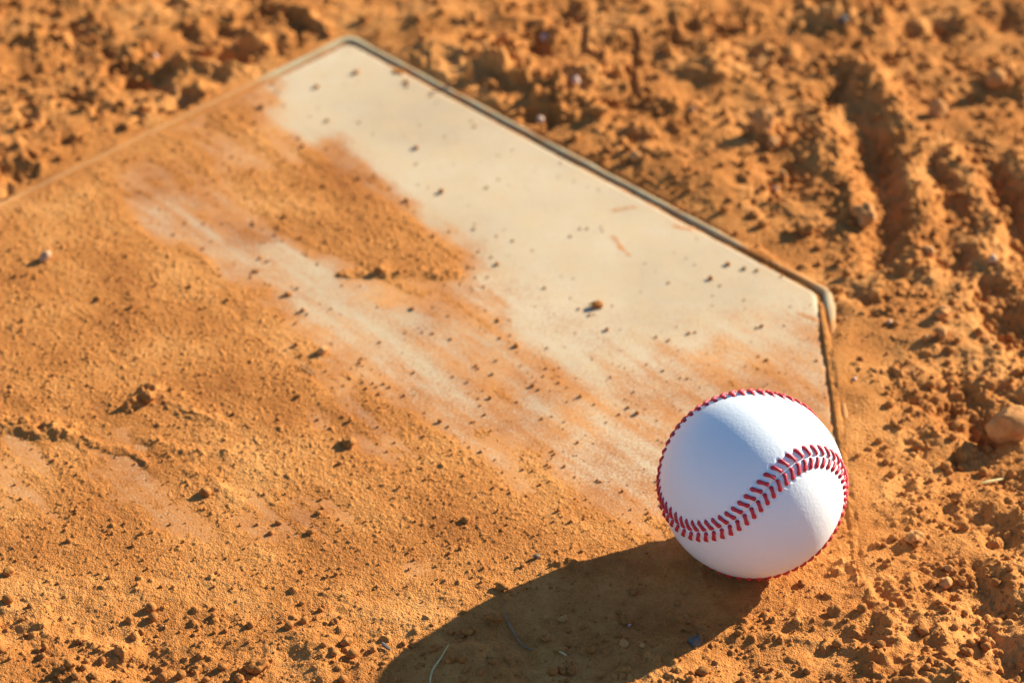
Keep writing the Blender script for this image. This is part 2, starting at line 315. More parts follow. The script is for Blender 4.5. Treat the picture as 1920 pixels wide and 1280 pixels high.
# compacted, smoother patches
SM = np.zeros(X.shape, np.float32)
for (a, b, rx, ry) in [(1140,105,70,75),(700,55,60,30),(780,95,60,30),(850,130,50,30),(60,35,100,35),(560,35,50,30),(330,95,50,14),(1330,330,50,22),(1400,420,50,22),(1500,485,60,24),
                       (1640,640,30,50),(1635,760,32,70),(1640,900,40,90),(1650,1010,40,60),(1560,1060,50,60),(1860,85,50,30),(1690,130,40,20),(1600,1250,30,20),(1405,258,55,26),(1450,240,40,30),(1735,222,45,18),(1840,165,50,20),(1600,420,30,14),(1690,1015,26,14),(1870,835,40,26),(1430,360,30,14),(1000,190,50,14),(450,160,50,16),(90,330,60,16),(1230,60,40,60)]:
    q = at(a, b); ra = rx / 40; rb_ = ry / 24; s = window(q[0], q[1], ra * 2.6, rb_ * 2.6)
    SM[s] = np.maximum(SM[s], np.exp(-(((WX[s] - q[0]) / ra) ** 2 + ((WY[s] - q[1]) / rb_) ** 2) ** 1.5))
# --- soil around the plate
bank = sstep(.4, 3.5, D)
roll = fbm(X, Y, 7.0, 2, 11) * .28 + fbm(X, Y, 2.6, 2, 21) * .17
lump = fbm(WX, WY, 1.1, 3, 41, .55)
soil = -.12 + .18 * bank + roll * bank * near + near * (.03 + .045 * sstep(.8, 3., D)) * lump * (1 - .75 * SM)
# --- layer on the plate
cv = cover(X, Y)
wn_ = rng.standard_normal(X.shape).astype(np.float32)
for _ in range(2):
    wn_[1:-1] = (wn_[:-2] + 2 * wn_[1:-1] + wn_[2:]) / 4; wn_[:, 1:-1] = (wn_[:, :-2] + 2 * wn_[:, 1:-1] + wn_[:, 2:]) / 4
wn_ /= wn_.std(); dots = .35 * wn_ + np.maximum(0, wn_ - .9) * 1.1
grain_soil = noise(X * .94 + Y * .33, Y * .94 - X * .33, .16, 61) * .008 + noise(X * .8 + Y * .6, Y * .8 - X * .6, .083, 62) * .014
grain = .0095 * dots * near; grain_soil = .6 * grain_soil * near + grain
tiny = np.maximum(0, noise(X, Y, .17, 63) - .50) * .14 + np.maximum(0, noise(X, Y, .45, 64) - .55) * .16
layer = (cv - .70) * .13 + .022 * fbm(X, Y, 1.6, 3, 71) * sstep(.3, .9, cv) + tiny * sstep(.45, .95, cv)
layer = layer + grain * (0.5 + 1.3 * sstep(.5, .9, cv))
rough_low = sstep(1060, 1260, 1280 + (at(960, 1280)[1] - Y) * 44)      # heavier crumbs towards the plate's front edge
layer = layer + rough_low * np.maximum(0, fbm(WX, WY, .7, 3, 81)) * .10
ins = D < 0
edge_in = sstep(-.28, -.02, D)
layer = layer - edge_in * .06 * (1 - sstep(.9, 1.0, cv))
# groove between the top slab and its rim, filled unevenly
t_edge = noise(X, Y, 3.0, 33) * .5 + noise(X, Y, .9, 34) * .35
gro = -.11 + .08 * t_edge
rimcov = -.10 + .16 * (noise(X, Y, 4.0, 35) + .6 * noise(X, Y, 1.2, 36))
# side edge: mostly buried; slanted right edge: rim open; left slanted edge: softly buried
ex = dr(ANG); slant = ((X - APEX[0]) * ex[0] + (Y - APEX[1]) * ex[1]); leftd = ((X - APEX[0]) * ex[1] - (Y - APEX[1]) * ex[0])
on_left = sstep(6, 9, leftd) * sstep(1.0, -1.0, slant); side_r = sstep(30.2, 31.4, slant) * near
open_slant = (1 - sstep(23., 25., slant)) * sstep(-1.5, -.6, slant)
corner = np.exp(-(((X - P1[0] - .3) / .9) ** 2 + ((Y - P1[1] + .7) / 1.7) ** 2))
rimtop = .005
fill = rimcov + (.05 + .12 * noise(X, Y, 1.5, 39)) * side_r + (.14 + .10 * noise(X, Y, 1.3, 42)) * on_left - .22 * open_slant - .30 * corner + .12 * (1 - open_slant) * sstep(24, 26, slant) * (1 - corner)
outz = np.where(D < .30, gro + (.19 + .06 * noise(X, Y, .5, 40)) * side_r + .17 * on_left + .06 * np.clip(fill, -1, 1), 0)
outz2 = rimtop + np.clip(fill, -.25, .13)
m1 = sstep(.20, .36, D); m2 = sstep(.56 - .12 * side_r, 1.1 + 1.2 * side_r, D)
soil = soil + .12 * side_r * (1 - sstep(1.0, 3.0, D))
Z_out = (outz * (1 - m1) + outz2 * m1) * (1 - m2) + soil * m2 + grain_soil
Z = np.where(ins, layer, Z_out)
blend = sstep(-.10, .06, D); Z = layer * (1 - blend) + Z_out * blend
Hk = Hf * (1 + (.30 * noise(X, Y, .6, 59) + .22 * noise(X, Y, .25, 60)) * (1 + (D < 0))) * (np.where(D < 0, 1., sstep(.5, 1.3, D)))
Z = Z + Hk
# front of the plate: everything runs over it without a break
ef = dr(ANG - math.pi / 4); front = (X - P2[0]) * ef[0] + (Y - P2[1]) * ef[1]
fb = sstep(-1.6, -.6, front - .4 * noise(X, Y, 1.7, 37)) * (D < 4) * (1 - sstep(1.2, 3.4, D))
Z = Z * (1 - fb) + fb * (.06 + Hf * .8 + grain * 1.6 + .05 * lump + .05 * fbm(X, Y, 2.2, 2, 38))
# --- clods: thousands of rounded lumps, heaped where the soil is broken up
clumpy = sstep(-.25, .35, fbm(X, Y, 4.5, 2, 101)) * near
def clods(n, r0_, r1_, dens, squash=.75):
    global Z
    cx = rng.uniform(-28, 28, n); cy = rng.uniform(96, 154, n)
    ii = np.clip(np.searchsorted(xs, cx), 1, len(xs) - 2); jj = np.clip(np.searchsorted(ys, cy), 1, len(ys) - 2)
    keep = rng.uniform(0, 1, n) < dens[ii, jj]
    rr = r0_ * (r1_ / r0_) ** (rng.uniform(0, 1, n) ** 2.2)
    for k in np.nonzero(keep)[0]:
        r = rr[k]; s = window(cx[k], cy[k], r * 1.4, r * 1.4)
        if Z[s].size == 0: continue
        a = rng.uniform(0, 6.28); el = rng.uniform(.7, 1.0); ca, sa = math.cos(a), math.sin(a)
        x = X[s] - cx[k]; y = Y[s] - cy[k]; u = (x * ca + y * sa) / r; v = (-x * sa + y * ca) / (r * el)
        th = np.arctan2(v, u); rad = 1 + .13 * np.sin(2 * th + a * 3) + .09 * np.sin(3 * th + a * 7) + .05 * np.sin(5 * th + a)
        q = 1 - (u * u + v * v) / rad ** 2; hh = np.where(q > 0, np.sqrt(np.maximum(q, 0)) ** .8, 0)
        z0 = Z[ii[k], jj[k]]; Z[s] = np.maximum(Z[s], np.where(q > 0, z0 - r * .30 + hh * r * squash * 1.25, -9))
dens_out = np.clip(sstep(.9, 3.2, D) * (.22 + .9 * clumpy) * (1 - .5 * (X < -2)) * (1 - .9 * SM), 0, 1)
dens_side = np.where((D > .8) & (X > 6), .15 + .6 * clumpy, 0) * (1 - .85 * SM)
clods(1200, .14, .40, dens_out * .8)
clods(22000, .07, .22, np.maximum(dens_out, dens_side))
clods(22000, .045, .10, np.clip(np.maximum(dens_out + .15, dens_side) * (D > .75), 0, 1))
dens_on = np.where(D < .2, sstep(.6, 1., cv) * (.10 + .9 * rough_low * (.4 + .6 * clumpy)), 0)
clods(9000, .045, .15, dens_on)
clods(1500, .10, .30, np.where(D < .3, rough_low ** 2 * clumpy, 0) * .6)
low = np.where(front > -1.2, 1., 0) * near
clods(2500, .07, .24, low * .8)
# the baseball has pressed the loose dirt flat under itself
BX, BY, BR = 9.4705, 106.1551, 3.7
rb = np.hypot(X - BX, Y - BY); lim = BR - np.sqrt(np.maximum(0, BR ** 2 - np.minimum(rb, BR) ** 2)) - .012
Z = np.where(rb < 3.0, np.minimum(Z, lim + .0), Z)
Z = Z.astype(np.float32)
nx, ny = Z.shape; idx = np.arange(nx * ny, dtype=np.int32).reshape(nx, ny)
Fq = np.stack([idx[:-1, :-1], idx[1:, :-1], idx[1:, 1:], idx[:-1, 1:]], -1).reshape(-1, 4)
g = link('ground', mesh_np('ground', np.stack([X, Y, Z], -1).reshape(-1, 3), Fq), mat_dirt); tag(g, kind='structure')
g['label'] = 'loose orange infield dirt around and over the home plate'
del Fq, idx
def gz(x, y):
    i = np.clip(np.searchsorted(xs, x), 1, nx - 1); j = np.clip(np.searchsorted(ys, y), 1, ny - 1)
    z = Z[i, j]
    if np.ndim(z) == 0:
        return float(max(z, 0.0)) if sdist(np.array([x]), np.array([y]))[0] < -.15 else float(z)
    return np.where(sdist(x, y) < -.15, np.maximum(z, 0), z)

# ------------------------------------------------------------------ home plate
plate = empty('home_plate', (0.0, 1.22, 0.0))
tag(plate, 'worn off-white rubber home plate half buried in orange dirt', 'home plate')
def offset_poly(off, rad, n_arc=24, seg=.35):
    "outline offset outwards by off, corners rounded with radius rad, evenly resampled"
    n = len(POLY); out = []
    nr = []; 
    for i in range(n):
        e = POLY[(i + 1) % n] - POLY[i]; e /= np.linalg.norm(e); nr.append(np.array([e[1], -e[0]]))
    rads = rad
    for i in range(n):
        a = nr[i - 1]; b = nr[i]; k = 1 + a @ b; rr = rads[i]
        v = POLY[i] + (a + b) / k * (off - rr)          # centre of the corner arc
        t0 = math.atan2(a[1], a[0]); t1 = math.atan2(b[1], b[0])
        while t1 < t0: t1 += 2 * math.pi
        for t in np.linspace(t0, t1, n_arc): out.append(v + rr * np.array([math.cos(t), math.sin(t)]))
    out = np.array(out); nxt = np.roll(out, -1, 0); L = np.linalg.norm(nxt - out, axis=1); cum = np.concatenate([[0], np.cumsum(L)])
    N = 1500; s = np.linspace(0, cum[-1], N, endpoint=False); o2 = np.vstack([out, out[:1]])
    return np.stack([np.interp(s, cum, o2[:, k]) for k in (0, 1)], 1)
RAD = [.45, .5, .5, .5, .5]
wob = None
rings = []
def ringz(P, z): return np.column_stack([P, np.full(len(P), z) if np.ndim(z) == 0 else z])
base_o = offset_poly(0, RAD)
wv = (noise(base_o[:, 0], base_o[:, 1], 1.8, 201) * .035 + noise(base_o[:, 0], base_o[:, 1], .5, 202) * .018)
cen = POLY.mean(0); dirc = base_o - cen; dirc /= np.linalg.norm(dirc, axis=1, keepdims=True)
prof = [(0.03, -1.6), (0.03, -.35), (0.02, -.16), (-.01, -.09), (-.06, -.035), (-.13, -.008), (-.24, .0)]
for o, z in prof: rings.append(ringz(base_o + dirc * (o + wv[:, None]), z))
inner = base_o + dirc * (-.24 + wv[:, None])
for k in np.linspace(1, 0.004, 260)[1:]:
    q = cen + (inner - cen) * k; rings.append(ringz(q, noise(q[:, 0], q[:, 1], 3, 203) * .006 * min(1, (1 - k) * 12)))
V = np.vstack(rings); N = len(base_o); nr_ = len(rings)
i = np.arange(N); F = np.concatenate([np.stack([k * N + i, k * N + (i + 1) % N, (k + 1) * N + (i + 1) % N, (k + 1) * N + i], 1) for k in range(nr_ - 1)])
me = mesh_np('rubber_top', V - [0, 122, 0], F)
dust = cover(V[:, 0], V[:, 1]) * 1.05
dust += .25 * np.exp(-((sdist(V[:, 0], V[:, 1]) + .05) / .12) ** 2) * (noise(V[:, 0], V[:, 1], 1.5, 204) > .1)
for (a, b) in [((1150, 443), (1163, 463)), ((1163, 463), (1180, 478)), ((1265, 425), (1295, 430)), ((1500, 588), (1530, 600)), ((1150, 395), (1190, 388))]:
    A = at(*a)[:2]; B = at(*b)[:2]; v = B - A; t = np.clip(((V[:, 0] - A[0]) * v[0] + (V[:, 1] - A[1]) * v[1]) / (v @ v), 0, 1)
    dust += .5 * np.exp(-(np.hypot(V[:, 0] - A[0] - t * v[0], V[:, 1] - A[1] - t * v[1]) / .13) ** 2)
al = me.attributes.new('dust', 'FLOAT', 'POINT'); al.data.foreach_set('value', np.clip(dust, 0, 1).astype(np.float32))
link('rubber_top', me, mat_plate, plate)
o_in = offset_poly(.32, [r + .05 for r in RAD]); o_out = offset_poly(.62, [r + .12 for r in RAD])
n_in = noise(o_in[:, 0], o_in[:, 1], 1.6, 205)[:, None] * .05; n_out = noise(o_out[:, 0], o_out[:, 1], 1.2, 206)[:, None] * .06 + .13 * np.exp(-((o_out[:, 0] - P1[0] - .3) ** 2 + (o_out[:, 1] - P1[1] + .6) ** 2) / 1.6)[:, None]
mid = (o_out - o_in); mid /= np.linalg.norm(mid, axis=1, keepdims=True)
zr = .005 + .02 * noise(o_in[:, 0], o_in[:, 1], 2.5, 207)
rr_ = [ringz(o_in + mid * n_in, -1.6), ringz(o_in + mid * n_in, zr - .06), ringz(o_in + mid * (n_in + .05), zr - .008), ringz((o_in + o_out) / 2, zr + .01),
       ringz(o_out + mid * (n_out - .06), zr - .008), ringz(o_out + mid * n_out, zr - .06), ringz(o_out + mid * n_out, -1.6)]
V = np.vstack(rr_); F = np.concatenate([np.stack([k * N + (i + 1) % N, k * N + i, (k + 1) * N + i, (k + 1) * N + (i + 1) % N], 1) for k in range(len(rr_) - 1)])
me = mesh_np('edge_rim', V - [0, 122, 0], F)
sl = (V[:, 0] - APEX[0]) * ex[0] + (V[:, 1] - APEX[1]) * ex[1]; ld = (V[:, 0] - APEX[0]) * ex[1] - (V[:, 1] - APEX[1]) * ex[0]
cr = np.exp(-(((V[:, 0] - P1[0] - .3) / 1.0) ** 2 + ((V[:, 1] - P1[1] + .7) / 2.0) ** 2))
dust = .30 * sstep(24, 27, sl) + .30 * sstep(4, 8, ld) + .16 - .28 * cr
al = me.attributes.new('dust', 'FLOAT', 'POINT'); al.data.foreach_set('value', np.clip(dust, 0, 1).astype(np.float32))
link('edge_rim', me, mat_rim, plate)

# ------------------------------------------------------------------ baseball
SEAM = np.array([(-0.043,-0.890,0.453),(-0.109,-0.917,0.383),(-0.177,-0.934,0.311),(-0.248,-0.938,0.240),(-0.322,-0.931,0.172),(-0.398,-0.911,0.110),(-0.475,-0.878,0.054),(-0.551,-0.835,0.004),(-0.623,-0.781,-0.040),(-0.692,-0.718,-0.075),(-0.758,-0.645,-0.095),(-0.819,-0.565,-0.101),(-0.872,-0.479,-0.102),(-0.915,-0.389,-0.106),(-0.948,-0.295,-0.118),(-0.974,-0.198,-0.113),(-0.991,-0.104,-0.085),(-0.999,-0.012,-0.044),(-0.997,0.074,0.008),(-0.986,0.151,0.071),(-0.965,0.217,0.144),(-0.936,0.273,0.221),(-0.898,0.320,0.302),(-0.852,0.359,0.382),(-0.797,0.391,0.460),(-0.735,0.418,0.534),(-0.666,0.438,0.604),(-0.590,0.454,0.668),(-0.508,0.465,0.725),(-0.421,0.472,0.775),(-0.329,0.475,0.816),(-0.234,0.475,0.848),(-0.136,0.473,0.871),(-0.037,0.470,0.882),(0.064,0.469,0.881),(0.163,0.472,0.866),(0.259,0.481,0.837),(0.348,0.498,0.794),(0.428,0.520,0.739),(0.499,0.547,0.672),(0.559,0.575,0.597),(0.609,0.604,0.515),(0.647,0.632,0.426),(0.672,0.661,0.333),(0.683,0.690,0.238),(0.679,0.720,0.142),(0.657,0.752,0.050),(0.620,0.784,-0.038),(0.569,0.814,-0.119),(0.507,0.839,-0.194),(0.438,0.859,-0.264),(0.362,0.873,-0.328),(0.281,0.878,-0.388),(0.196,0.875,-0.442),(0.110,0.864,-0.491),(0.022,0.844,-0.536),(-0.066,0.816,-0.575),(-0.153,0.778,-0.609),(-0.237,0.732,-0.639),(-0.317,0.677,-0.664),(-0.391,0.613,-0.686),(-0.457,0.540,-0.706),(-0.512,0.459,-0.726),(-0.553,0.369,-0.747),(-0.578,0.274,-0.768),(-0.587,0.177,-0.790),(-0.580,0.079,-0.811),(-0.560,-0.018,-0.828),(-0.528,-0.112,-0.842),(-0.485,-0.202,-0.851),(-0.430,-0.287,-0.856),(-0.364,-0.362,-0.858),(-0.287,-0.427,-0.858),(-0.200,-0.477,-0.856),(-0.107,-0.512,-0.852),(-0.009,-0.534,-0.846),(0.091,-0.543,-0.835),(0.190,-0.542,-0.819),(0.287,-0.532,-0.796),(0.382,-0.515,-0.767),(0.473,-0.492,-0.731),(0.559,-0.463,-0.688),(0.639,-0.429,-0.638),(0.713,-0.391,-0.582),(0.780,-0.351,-0.519),(0.839,-0.308,-0.449),(0.889,-0.265,-0.374),(0.930,-0.224,-0.292),(0.961,-0.186,-0.204),(0.982,-0.156,-0.111),(0.991,-0.136,-0.013),(0.988,-0.131,0.087),(0.972,-0.140,0.186),(0.947,-0.155,0.282),(0.911,-0.175,0.374),(0.865,-0.205,0.458),(0.810,-0.243,0.533),(0.748,-0.287,0.598),(0.679,-0.336,0.653),(0.605,-0.389,0.694),(0.528,-0.447,0.723),(0.449,-0.508,0.735),(0.373,-0.573,0.730),(0.299,-0.638,0.710),(0.227,-0.700,0.677),(0.157,-0.757,0.634),(0.089,-0.809,0.581),(0.023,-0.854,0.520)])
ball = empty('baseball', (BX / 100, BY / 100, 0.0))
ball.scale = (.984, .984, .984)
tag(ball, 'new white leather baseball with raised red stitching resting on the plate', 'baseball')
def catmull(P, m):
    out = []; n = len(P)
    for k in range(n):
        a, b, c, d = P[k - 1], P[k], P[(k + 1) % n], P[(k + 2) % n]
        for t in np.arange(m) / m:
            out.append(.5 * ((2 * b) + (c - a) * t + (2 * a - 5 * b + 4 * c - d) * t * t + (3 * b - a - 3 * c + d) * t ** 3))
    out = np.array(out); return out / np.linalg.norm(out, axis=1, keepdims=True)
SD = catmull(SEAM, 12); TD = np.roll(SD, -1, 0) - np.roll(SD, 1, 0); TD /= np.linalg.norm(TD, axis=1, keepdims=True); ND = np.cross(SD, TD)
bpy.ops.mesh.primitive_ico_sphere_add(subdivisions=8, radius=1) if False else None
import bmesh
bm = bmesh.new(); bmesh.ops.create_icosphere(bm, subdivisions=7, radius=1.0)
co = np.array([v.co[:] for v in bm.verts]); fc = np.array([[v.index for v in f.verts] for f in bm.faces]); bm.free()
co /= np.linalg.norm(co, axis=1, keepdims=True)
# one more subdivision in numpy, only positions (leather needs about 0.2 mm)
dist = np.empty(len(co)); near_i = np.empty(len(co), int); S32 = SD.astype(np.float32).T
for a in range(0, len(co), 20000):
    dt = co[a:a + 20000].astype(np.float32) @ S32; near_i[a:a + 20000] = dt.argmax(1); dist[a:a + 20000] = np.arccos(np.clip(dt.max(1), -1, 1)) * BR
HOLES = []; LEGW, BACK, LEAD = .49, .10, .13
def sp(k, lat, lon):
    "point on the unit sphere at stitch k, lat cm sideways, lon cm along the seam"
    q = k * 12; v = SD[q % len(SD)] + ND[q % len(SD)] * lat / BR + TD[q % len(SD)] * lon / BR; return v / np.linalg.norm(v)
for k in range(108):
    for sg in (1, -1): HOLES.append(sp(k, sg * LEGW, BACK))
HOLES = np.array(HOLES)
ridge = .035 * np.exp(-(dist / .42) ** 4) - .075 * np.exp(-(dist / .055) ** 2)
hd = np.empty(len(co)); H32 = HOLES.astype(np.float32).T
for a in range(0, len(co), 20000): hd[a:a + 20000] = np.arccos(np.clip((co[a:a + 20000].astype(np.float32) @ H32).max(1), -1, 1)) * BR
ridge += -.045 * np.exp(-(hd / .07) ** 2) + .010 * np.exp(-((hd - .14) / .06) ** 2)
vv = co * (BR + ridge - .02)[:, None]
link('leather_cover', mesh_np('leather_cover', vv + [0, 0, BR], fc), mat_leather, ball)
def leg(k, sg):
    "one thread of a stitch: from the seam centre to its hole, two-ply, flattened on the leather"
    a = sp(k, sg * .035, -LEAD); b = sp(k, sg * LEGW, BACK); n = 14; m = 12; V = []
    for q in range(n + 1):
        t = q / n; c = a * (1 - t) + b * t; c = c / np.linalg.norm(c)
        tn = b - a; tn = tn - c * (tn @ c); tn /= np.linalg.norm(tn); sd_ = np.cross(c, tn)
        bend = .035 * math.sin(t * math.pi); rad = 0.080 * (min(1, (1 - t) * 5 + .30) ** .6) * (min(1, t * 6 + .55))
        lift = .030 + .028 * math.sin(min(1, t * 1.15) * math.pi) - .075 * max(0, t - .82) / .18 - .05 * max(0, .12 - t) / .12
        for j in range(m):
            ph = 2 * math.pi * j / m; rr = rad * (1 + .16 * math.cos(2 * (ph - t * 3.6)))
            V.append(c * (BR + lift + rr * math.sin(ph) * .6) + sd_ * (rr * math.cos(ph) + bend * .0) )
    F = [[q * m + j, q * m + (j + 1) % m, (q + 1) * m + (j + 1) % m, (q + 1) * m + j] for q in range(n) for j in range(m)]
    F += [[0, j + 1, j, 0] for j in range(0)]
    return np.array(V), np.array(F)
cdir = np.array([0, 0, CAM_H]) - np.array([BX, BY, BR]); cdir /= np.linalg.norm(cdir)
order = np.argsort(-(SEAM @ cdir)); shown = set(order[:98].tolist())
restV, restF, off = [], [], 0
for k in range(108):
    Vs, Fs, o_ = [], [], 0
    for sg in (1, -1):
        a, b = leg(k, sg); Vs.append(a); Fs.append(b + o_); o_ += len(a)
    Vk = np.vstack(Vs); Fk = np.vstack(Fs)
    if k in shown: link('stitch', mesh_np('stitch', Vk + [0, 0, BR], Fk), mat_thread, ball)
    else: restV.append(Vk); restF.append(Fk + off); off += len(Vk)
tag(link('stitch_remainder', mesh_np('stitch_remainder', np.vstack(restV) + [0, 0, BR], np.vstack(restF)), mat_thread, ball), kind='stuff')

# ------------------------------------------------------------------ stones, clods and crumbs
def ico(sub):
    bm = bmesh.new(); bmesh.ops.create_icosphere(bm, subdivisions=sub, radius=1.0)
    co = np.array([v.co[:] for v in bm.verts]); fc = np.array([[v.index for v in f.verts] for f in bm.faces]); bm.free(); return co, fc
ICO = {s: ico(s) for s in (1, 2, 3, 4)}
def rock(seed, sub=3, ang=.5, lumpy=.25, stretch=(1, .8, .7)):
    "irregular lump: random planes cut the sphere (facets), noise roughens it"
    r = np.random.default_rng(seed); co, fc = ICO[sub]; co = co.copy(); rad = np.ones(len(co))
    for _ in range(9):
        n = r.normal(size=3); n /= np.linalg.norm(n); c = co @ n; cut = r.uniform(.62, .95)
        rad = np.minimum(rad, np.where(c > .05, cut / np.maximum(c, .05), 9))
    rad = 1 + (rad - 1) * ang
    for f, a in ((1.3, lumpy), (2.7, lumpy * .45), (5.5, lumpy * .22)):
        o = r.uniform(0, 50, 3); q = co * f
        rad += a * (noise(q[:, 0] + o[0] + q[:, 2] * .7, q[:, 1] + o[1] - q[:, 2] * .6, 1, seed) * .6 + noise(q[:, 2] + o[2], q[:, 0] - q[:, 1], 1, seed + 9) * .4)
    return co * rad[:, None] * np.array(stretch), fc
MATS = {'clod': mat_clod, 'stone': mat_stone, 'pale': mat_pale, 'white': mat_white, 'grey': mat_grey}
NAME = {'clod': ('dirt_clod', 'clod'), 'stone': ('stone', 'stone'), 'pale': ('pale_pebble', 'pebble'), 'white': ('white_pebble', 'pebble'), 'grey': ('grey_pebble', 'pebble')}
GRP = {'clod': 'dirt clods lying loose', 'stone': 'orange stones in the dirt', 'pale': 'pale pebbles', 'white': 'white pebbles', 'grey': 'grey pebbles'}
taken = []
def put(px, py, wpx, kind, label, h=.75, seed=None, rot=None, depth=.85, ang=.9, lumpy=.42):
    if wpx > 12 and kind == 'clod': h *= .8
    seed = seed if seed is not None else int(px * 7 + py)
    rr = np.random.default_rng(seed); c = at(px, py)
    w_cm = wpx / (F_PX / (math.hypot(c[1], CAM_H))) / 2; c = at(px, py, .5 * h * w_cm)
    z = gz(c[0], c[1]); c = at(px, py, z + w_cm * h * .45)
    sub = 4 if wpx > 30 else 3 if wpx > 14 else 2
    V, Fc = rock(seed, sub, ang, lumpy, (1, depth, h)); a = rr.uniform(0, 6.28) if rot is None else rot
    ca, sa = math.cos(a), math.sin(a); s = w_cm * 1.05
    V = np.column_stack([V[:, 0] * ca - V[:, 1] * sa, V[:, 0] * sa + V[:, 1] * ca, V[:, 2]]) * s
    z = gz(c[0], c[1]); nm, cat = NAME[kind]
    o = link(nm, mesh_np(nm, V, Fc), MATS[kind], None, (c[0] / 100, c[1] / 100, (z + s * h * .62) / 100))
    taken.append((c[0], c[1], w_cm)); return tag(o, label, cat, GRP[kind])
put(1120, 572, 24, 'clod', 'largest orange clod on the bare pale part of the plate')
put(1138, 618, 9, 'clod', 'small round crumb just under the largest clod on the bare plate')
put(968, 648, 11, 'clod', 'small crumb with a long shadow left of the largest plate clod')
put(604, 658, 22, 'stone', 'rounded pinkish pebble on the dusty middle of the plate')
put(540, 552, 15, 'clod', 'orange clod at the left rim of the pale streak')
put(568, 582, 11, 'clod', 'smaller clod just below the orange one at the pale streak')
put(556, 646, 11, 'clod', 'little clod just left of the rounded pinkish pebble')
put(84, 482, 27, 'pale', 'whitish pebble with dark shadow at the left picture edge')
put(184, 560, 13, 'clod', 'small clod below the whitish pebble at the left')
put(276, 740, 32, 'clod', 'wide clod with deep black shadow in the thick dirt at left')
put(655, 830, 30, 'clod', 'flat wide clod below the middle of the plate')
put(636, 868, 12, 'clod', 'small dark clod just under the flat wide clod')
put(386, 923, 26, 'clod', 'dark shadowed clod at the pale scrape on the lower left')
put(873, 975, 20, 'clod', 'round clod with long shadow left of the ball shadow')
put(712, 506, 20, 'clod', 'dark clump at the lower rim of the dirt tongue')
put(748, 510, 11, 'clod', 'small lump just right of the dark clump on the dirt tongue')
put(668, 136, 13, 'clod', 'dark crumb nearest the far tip of the plate')
put(593, 163, 10, 'clod', 'crumb close to the far tip, left of the darkest one')
put(763, 154, 9, 'clod', 'crumb close to the far right edge of the plate near the tip')
put(614, 226, 8, 'clod', 'tiny crumb on the pale rubber left of centre near the tip')
put(490, 201, 13, 'clod', 'dark crumb at the far end of the dirt tongue')
put(780, 277, 11, 'clod', 'lone crumb on the bare rubber beside the dirt tongue')
put(828, 359, 12, 'clod', 'crumb with blue shadow beside the wide part of the dirt tongue')
put(932, 495, 9, 'clod', 'crumb just right of the tip of the dirt tongue')
put(1366, 495, 11, 'clod', 'upper crumb of the pair near the right plate corner')
put(1332, 522, 11, 'clod', 'lower crumb of the pair near the right plate corner')
put(1419, 507, 8, 'clod', 'small crumb nearest the right plate corner')
put(598, 961, 14, 'clod', 'clod right of the lower pale scrape mark')
put(522, 980, 14, 'clod', 'upper clod of the cluster on the lower pale scrape mark')
put(508, 999, 13, 'clod', 'lower clod of the cluster on the lower pale scrape mark')
put(583, 997, 15, 'clod', 'right clod of the cluster on the lower pale scrape mark')
put(1006, 1044, 12, 'grey', 'small grey chip just above the ball shadow')
put(1303, 1204, 30, 'grey', 'flat grey pebble near the lower rim of the ball shadow')
put(925, 1160, 28, 'clod', 'oval clod in the ball shadow beside the thin stem')
put(1055, 1160, 18, 'stone', 'round pebble in the middle of the ball shadow')
put(846, 1184, 15, 'clod', 'small clod in the left of the ball shadow')
put(1180, 1172, 8, 'white', 'tiny bluish white pebble in the ball shadow')
put(1170, 1207, 18, 'stone', 'flat pebble under the tiny white one in the ball shadow')
put(1204, 1211, 12, 'stone', 'small pebble right of the flat one in the ball shadow')
put(941, 1101, 24, 'clod', 'sunlit round clod touching the ball shadow edge')
put(1052, 1258, 19, 'clod', 'left clod of the pair at the bottom of the ball shadow')
put(1066, 1250, 12, 'clod', 'upper right clod of the pair at the bottom of the ball shadow')
put(1187, 1109, 20, 'clod', 'low clod in the ball shadow near the ball')
put(1270, 1130, 16, 'clod', 'low clod in the ball shadow right under the ball')
put(773, 1209, 13, 'clod', 'small clod in the left tip of the shaded area')
put(700, 1217, 16, 'clod', 'sunlit clod beside the small flat grey chip')
put(481, 1248, 42, 'clod', 'large round clod at the bottom left edge of the photo')
put(448, 1272, 22, 'clod', 'rounded clod below left of the large bottom clod')
put(175, 1266, 20, 'clod', 'clod at the bottom edge far left')
put(650, 1205, 26, 'clod', 'rounded clod on the bank right of the large bottom clod')
put(265, 1185, 16, 'clod', 'clod in the rough dirt of the lower left')
put(250, 1022, 11, 'clod', 'small clod with shadow in the smooth dirt of the lower left')
put(205, 1080, 10, 'clod', 'left clod of the lower left row')
put(302, 1100, 10, 'clod', 'middle clod of the lower left row')
put(401, 1141, 13, 'clod', 'right clod of the lower left row')
put(15, 1073, 24, 'clod', 'flat clod cut by the left picture edge low down')
put(1318, 1260, 26, 'clod', 'clod at the bottom edge under the grey pebble')
put(1605, 1190, 24, 'clod', 'clod on the rough sunlit dirt below the ball')
put(1503, 1092, 18, 'clod', 'small lump on the sunlit dirt right under the ball')
put(1730, 1180, 28, 'clod', 'grey brown clod in the lower right soil')
put(1815, 1222, 22, 'clod', 'right clod of the lowest row on the right')
put(1770, 1218, 22, 'clod', 'left clod of the lowest row on the right')
put(1453, 357, 15, 'pale', 'pale pebble nearest the slanted plate edge on the right')
put(1467, 337, 17, 'stone', 'orange pebble just above the pale one by the slanted edge')
put(1414, 402, 22, 'clod', 'clod beside the slanted plate edge')
put(1624, 405, 50, 'stone', 'smooth wide stone at the end of the long furrow')
put(1510, 431, 40, 'clod', 'large clod between the furrow stone and the plate')
put(1765, 590, 34, 'stone', 'upper stone of the stack of three at right')
put(1765, 624, 27, 'stone', 'middle stone of the stack of three at right')
put(1737, 634, 19, 'stone', 'small left stone beside the stack of three')
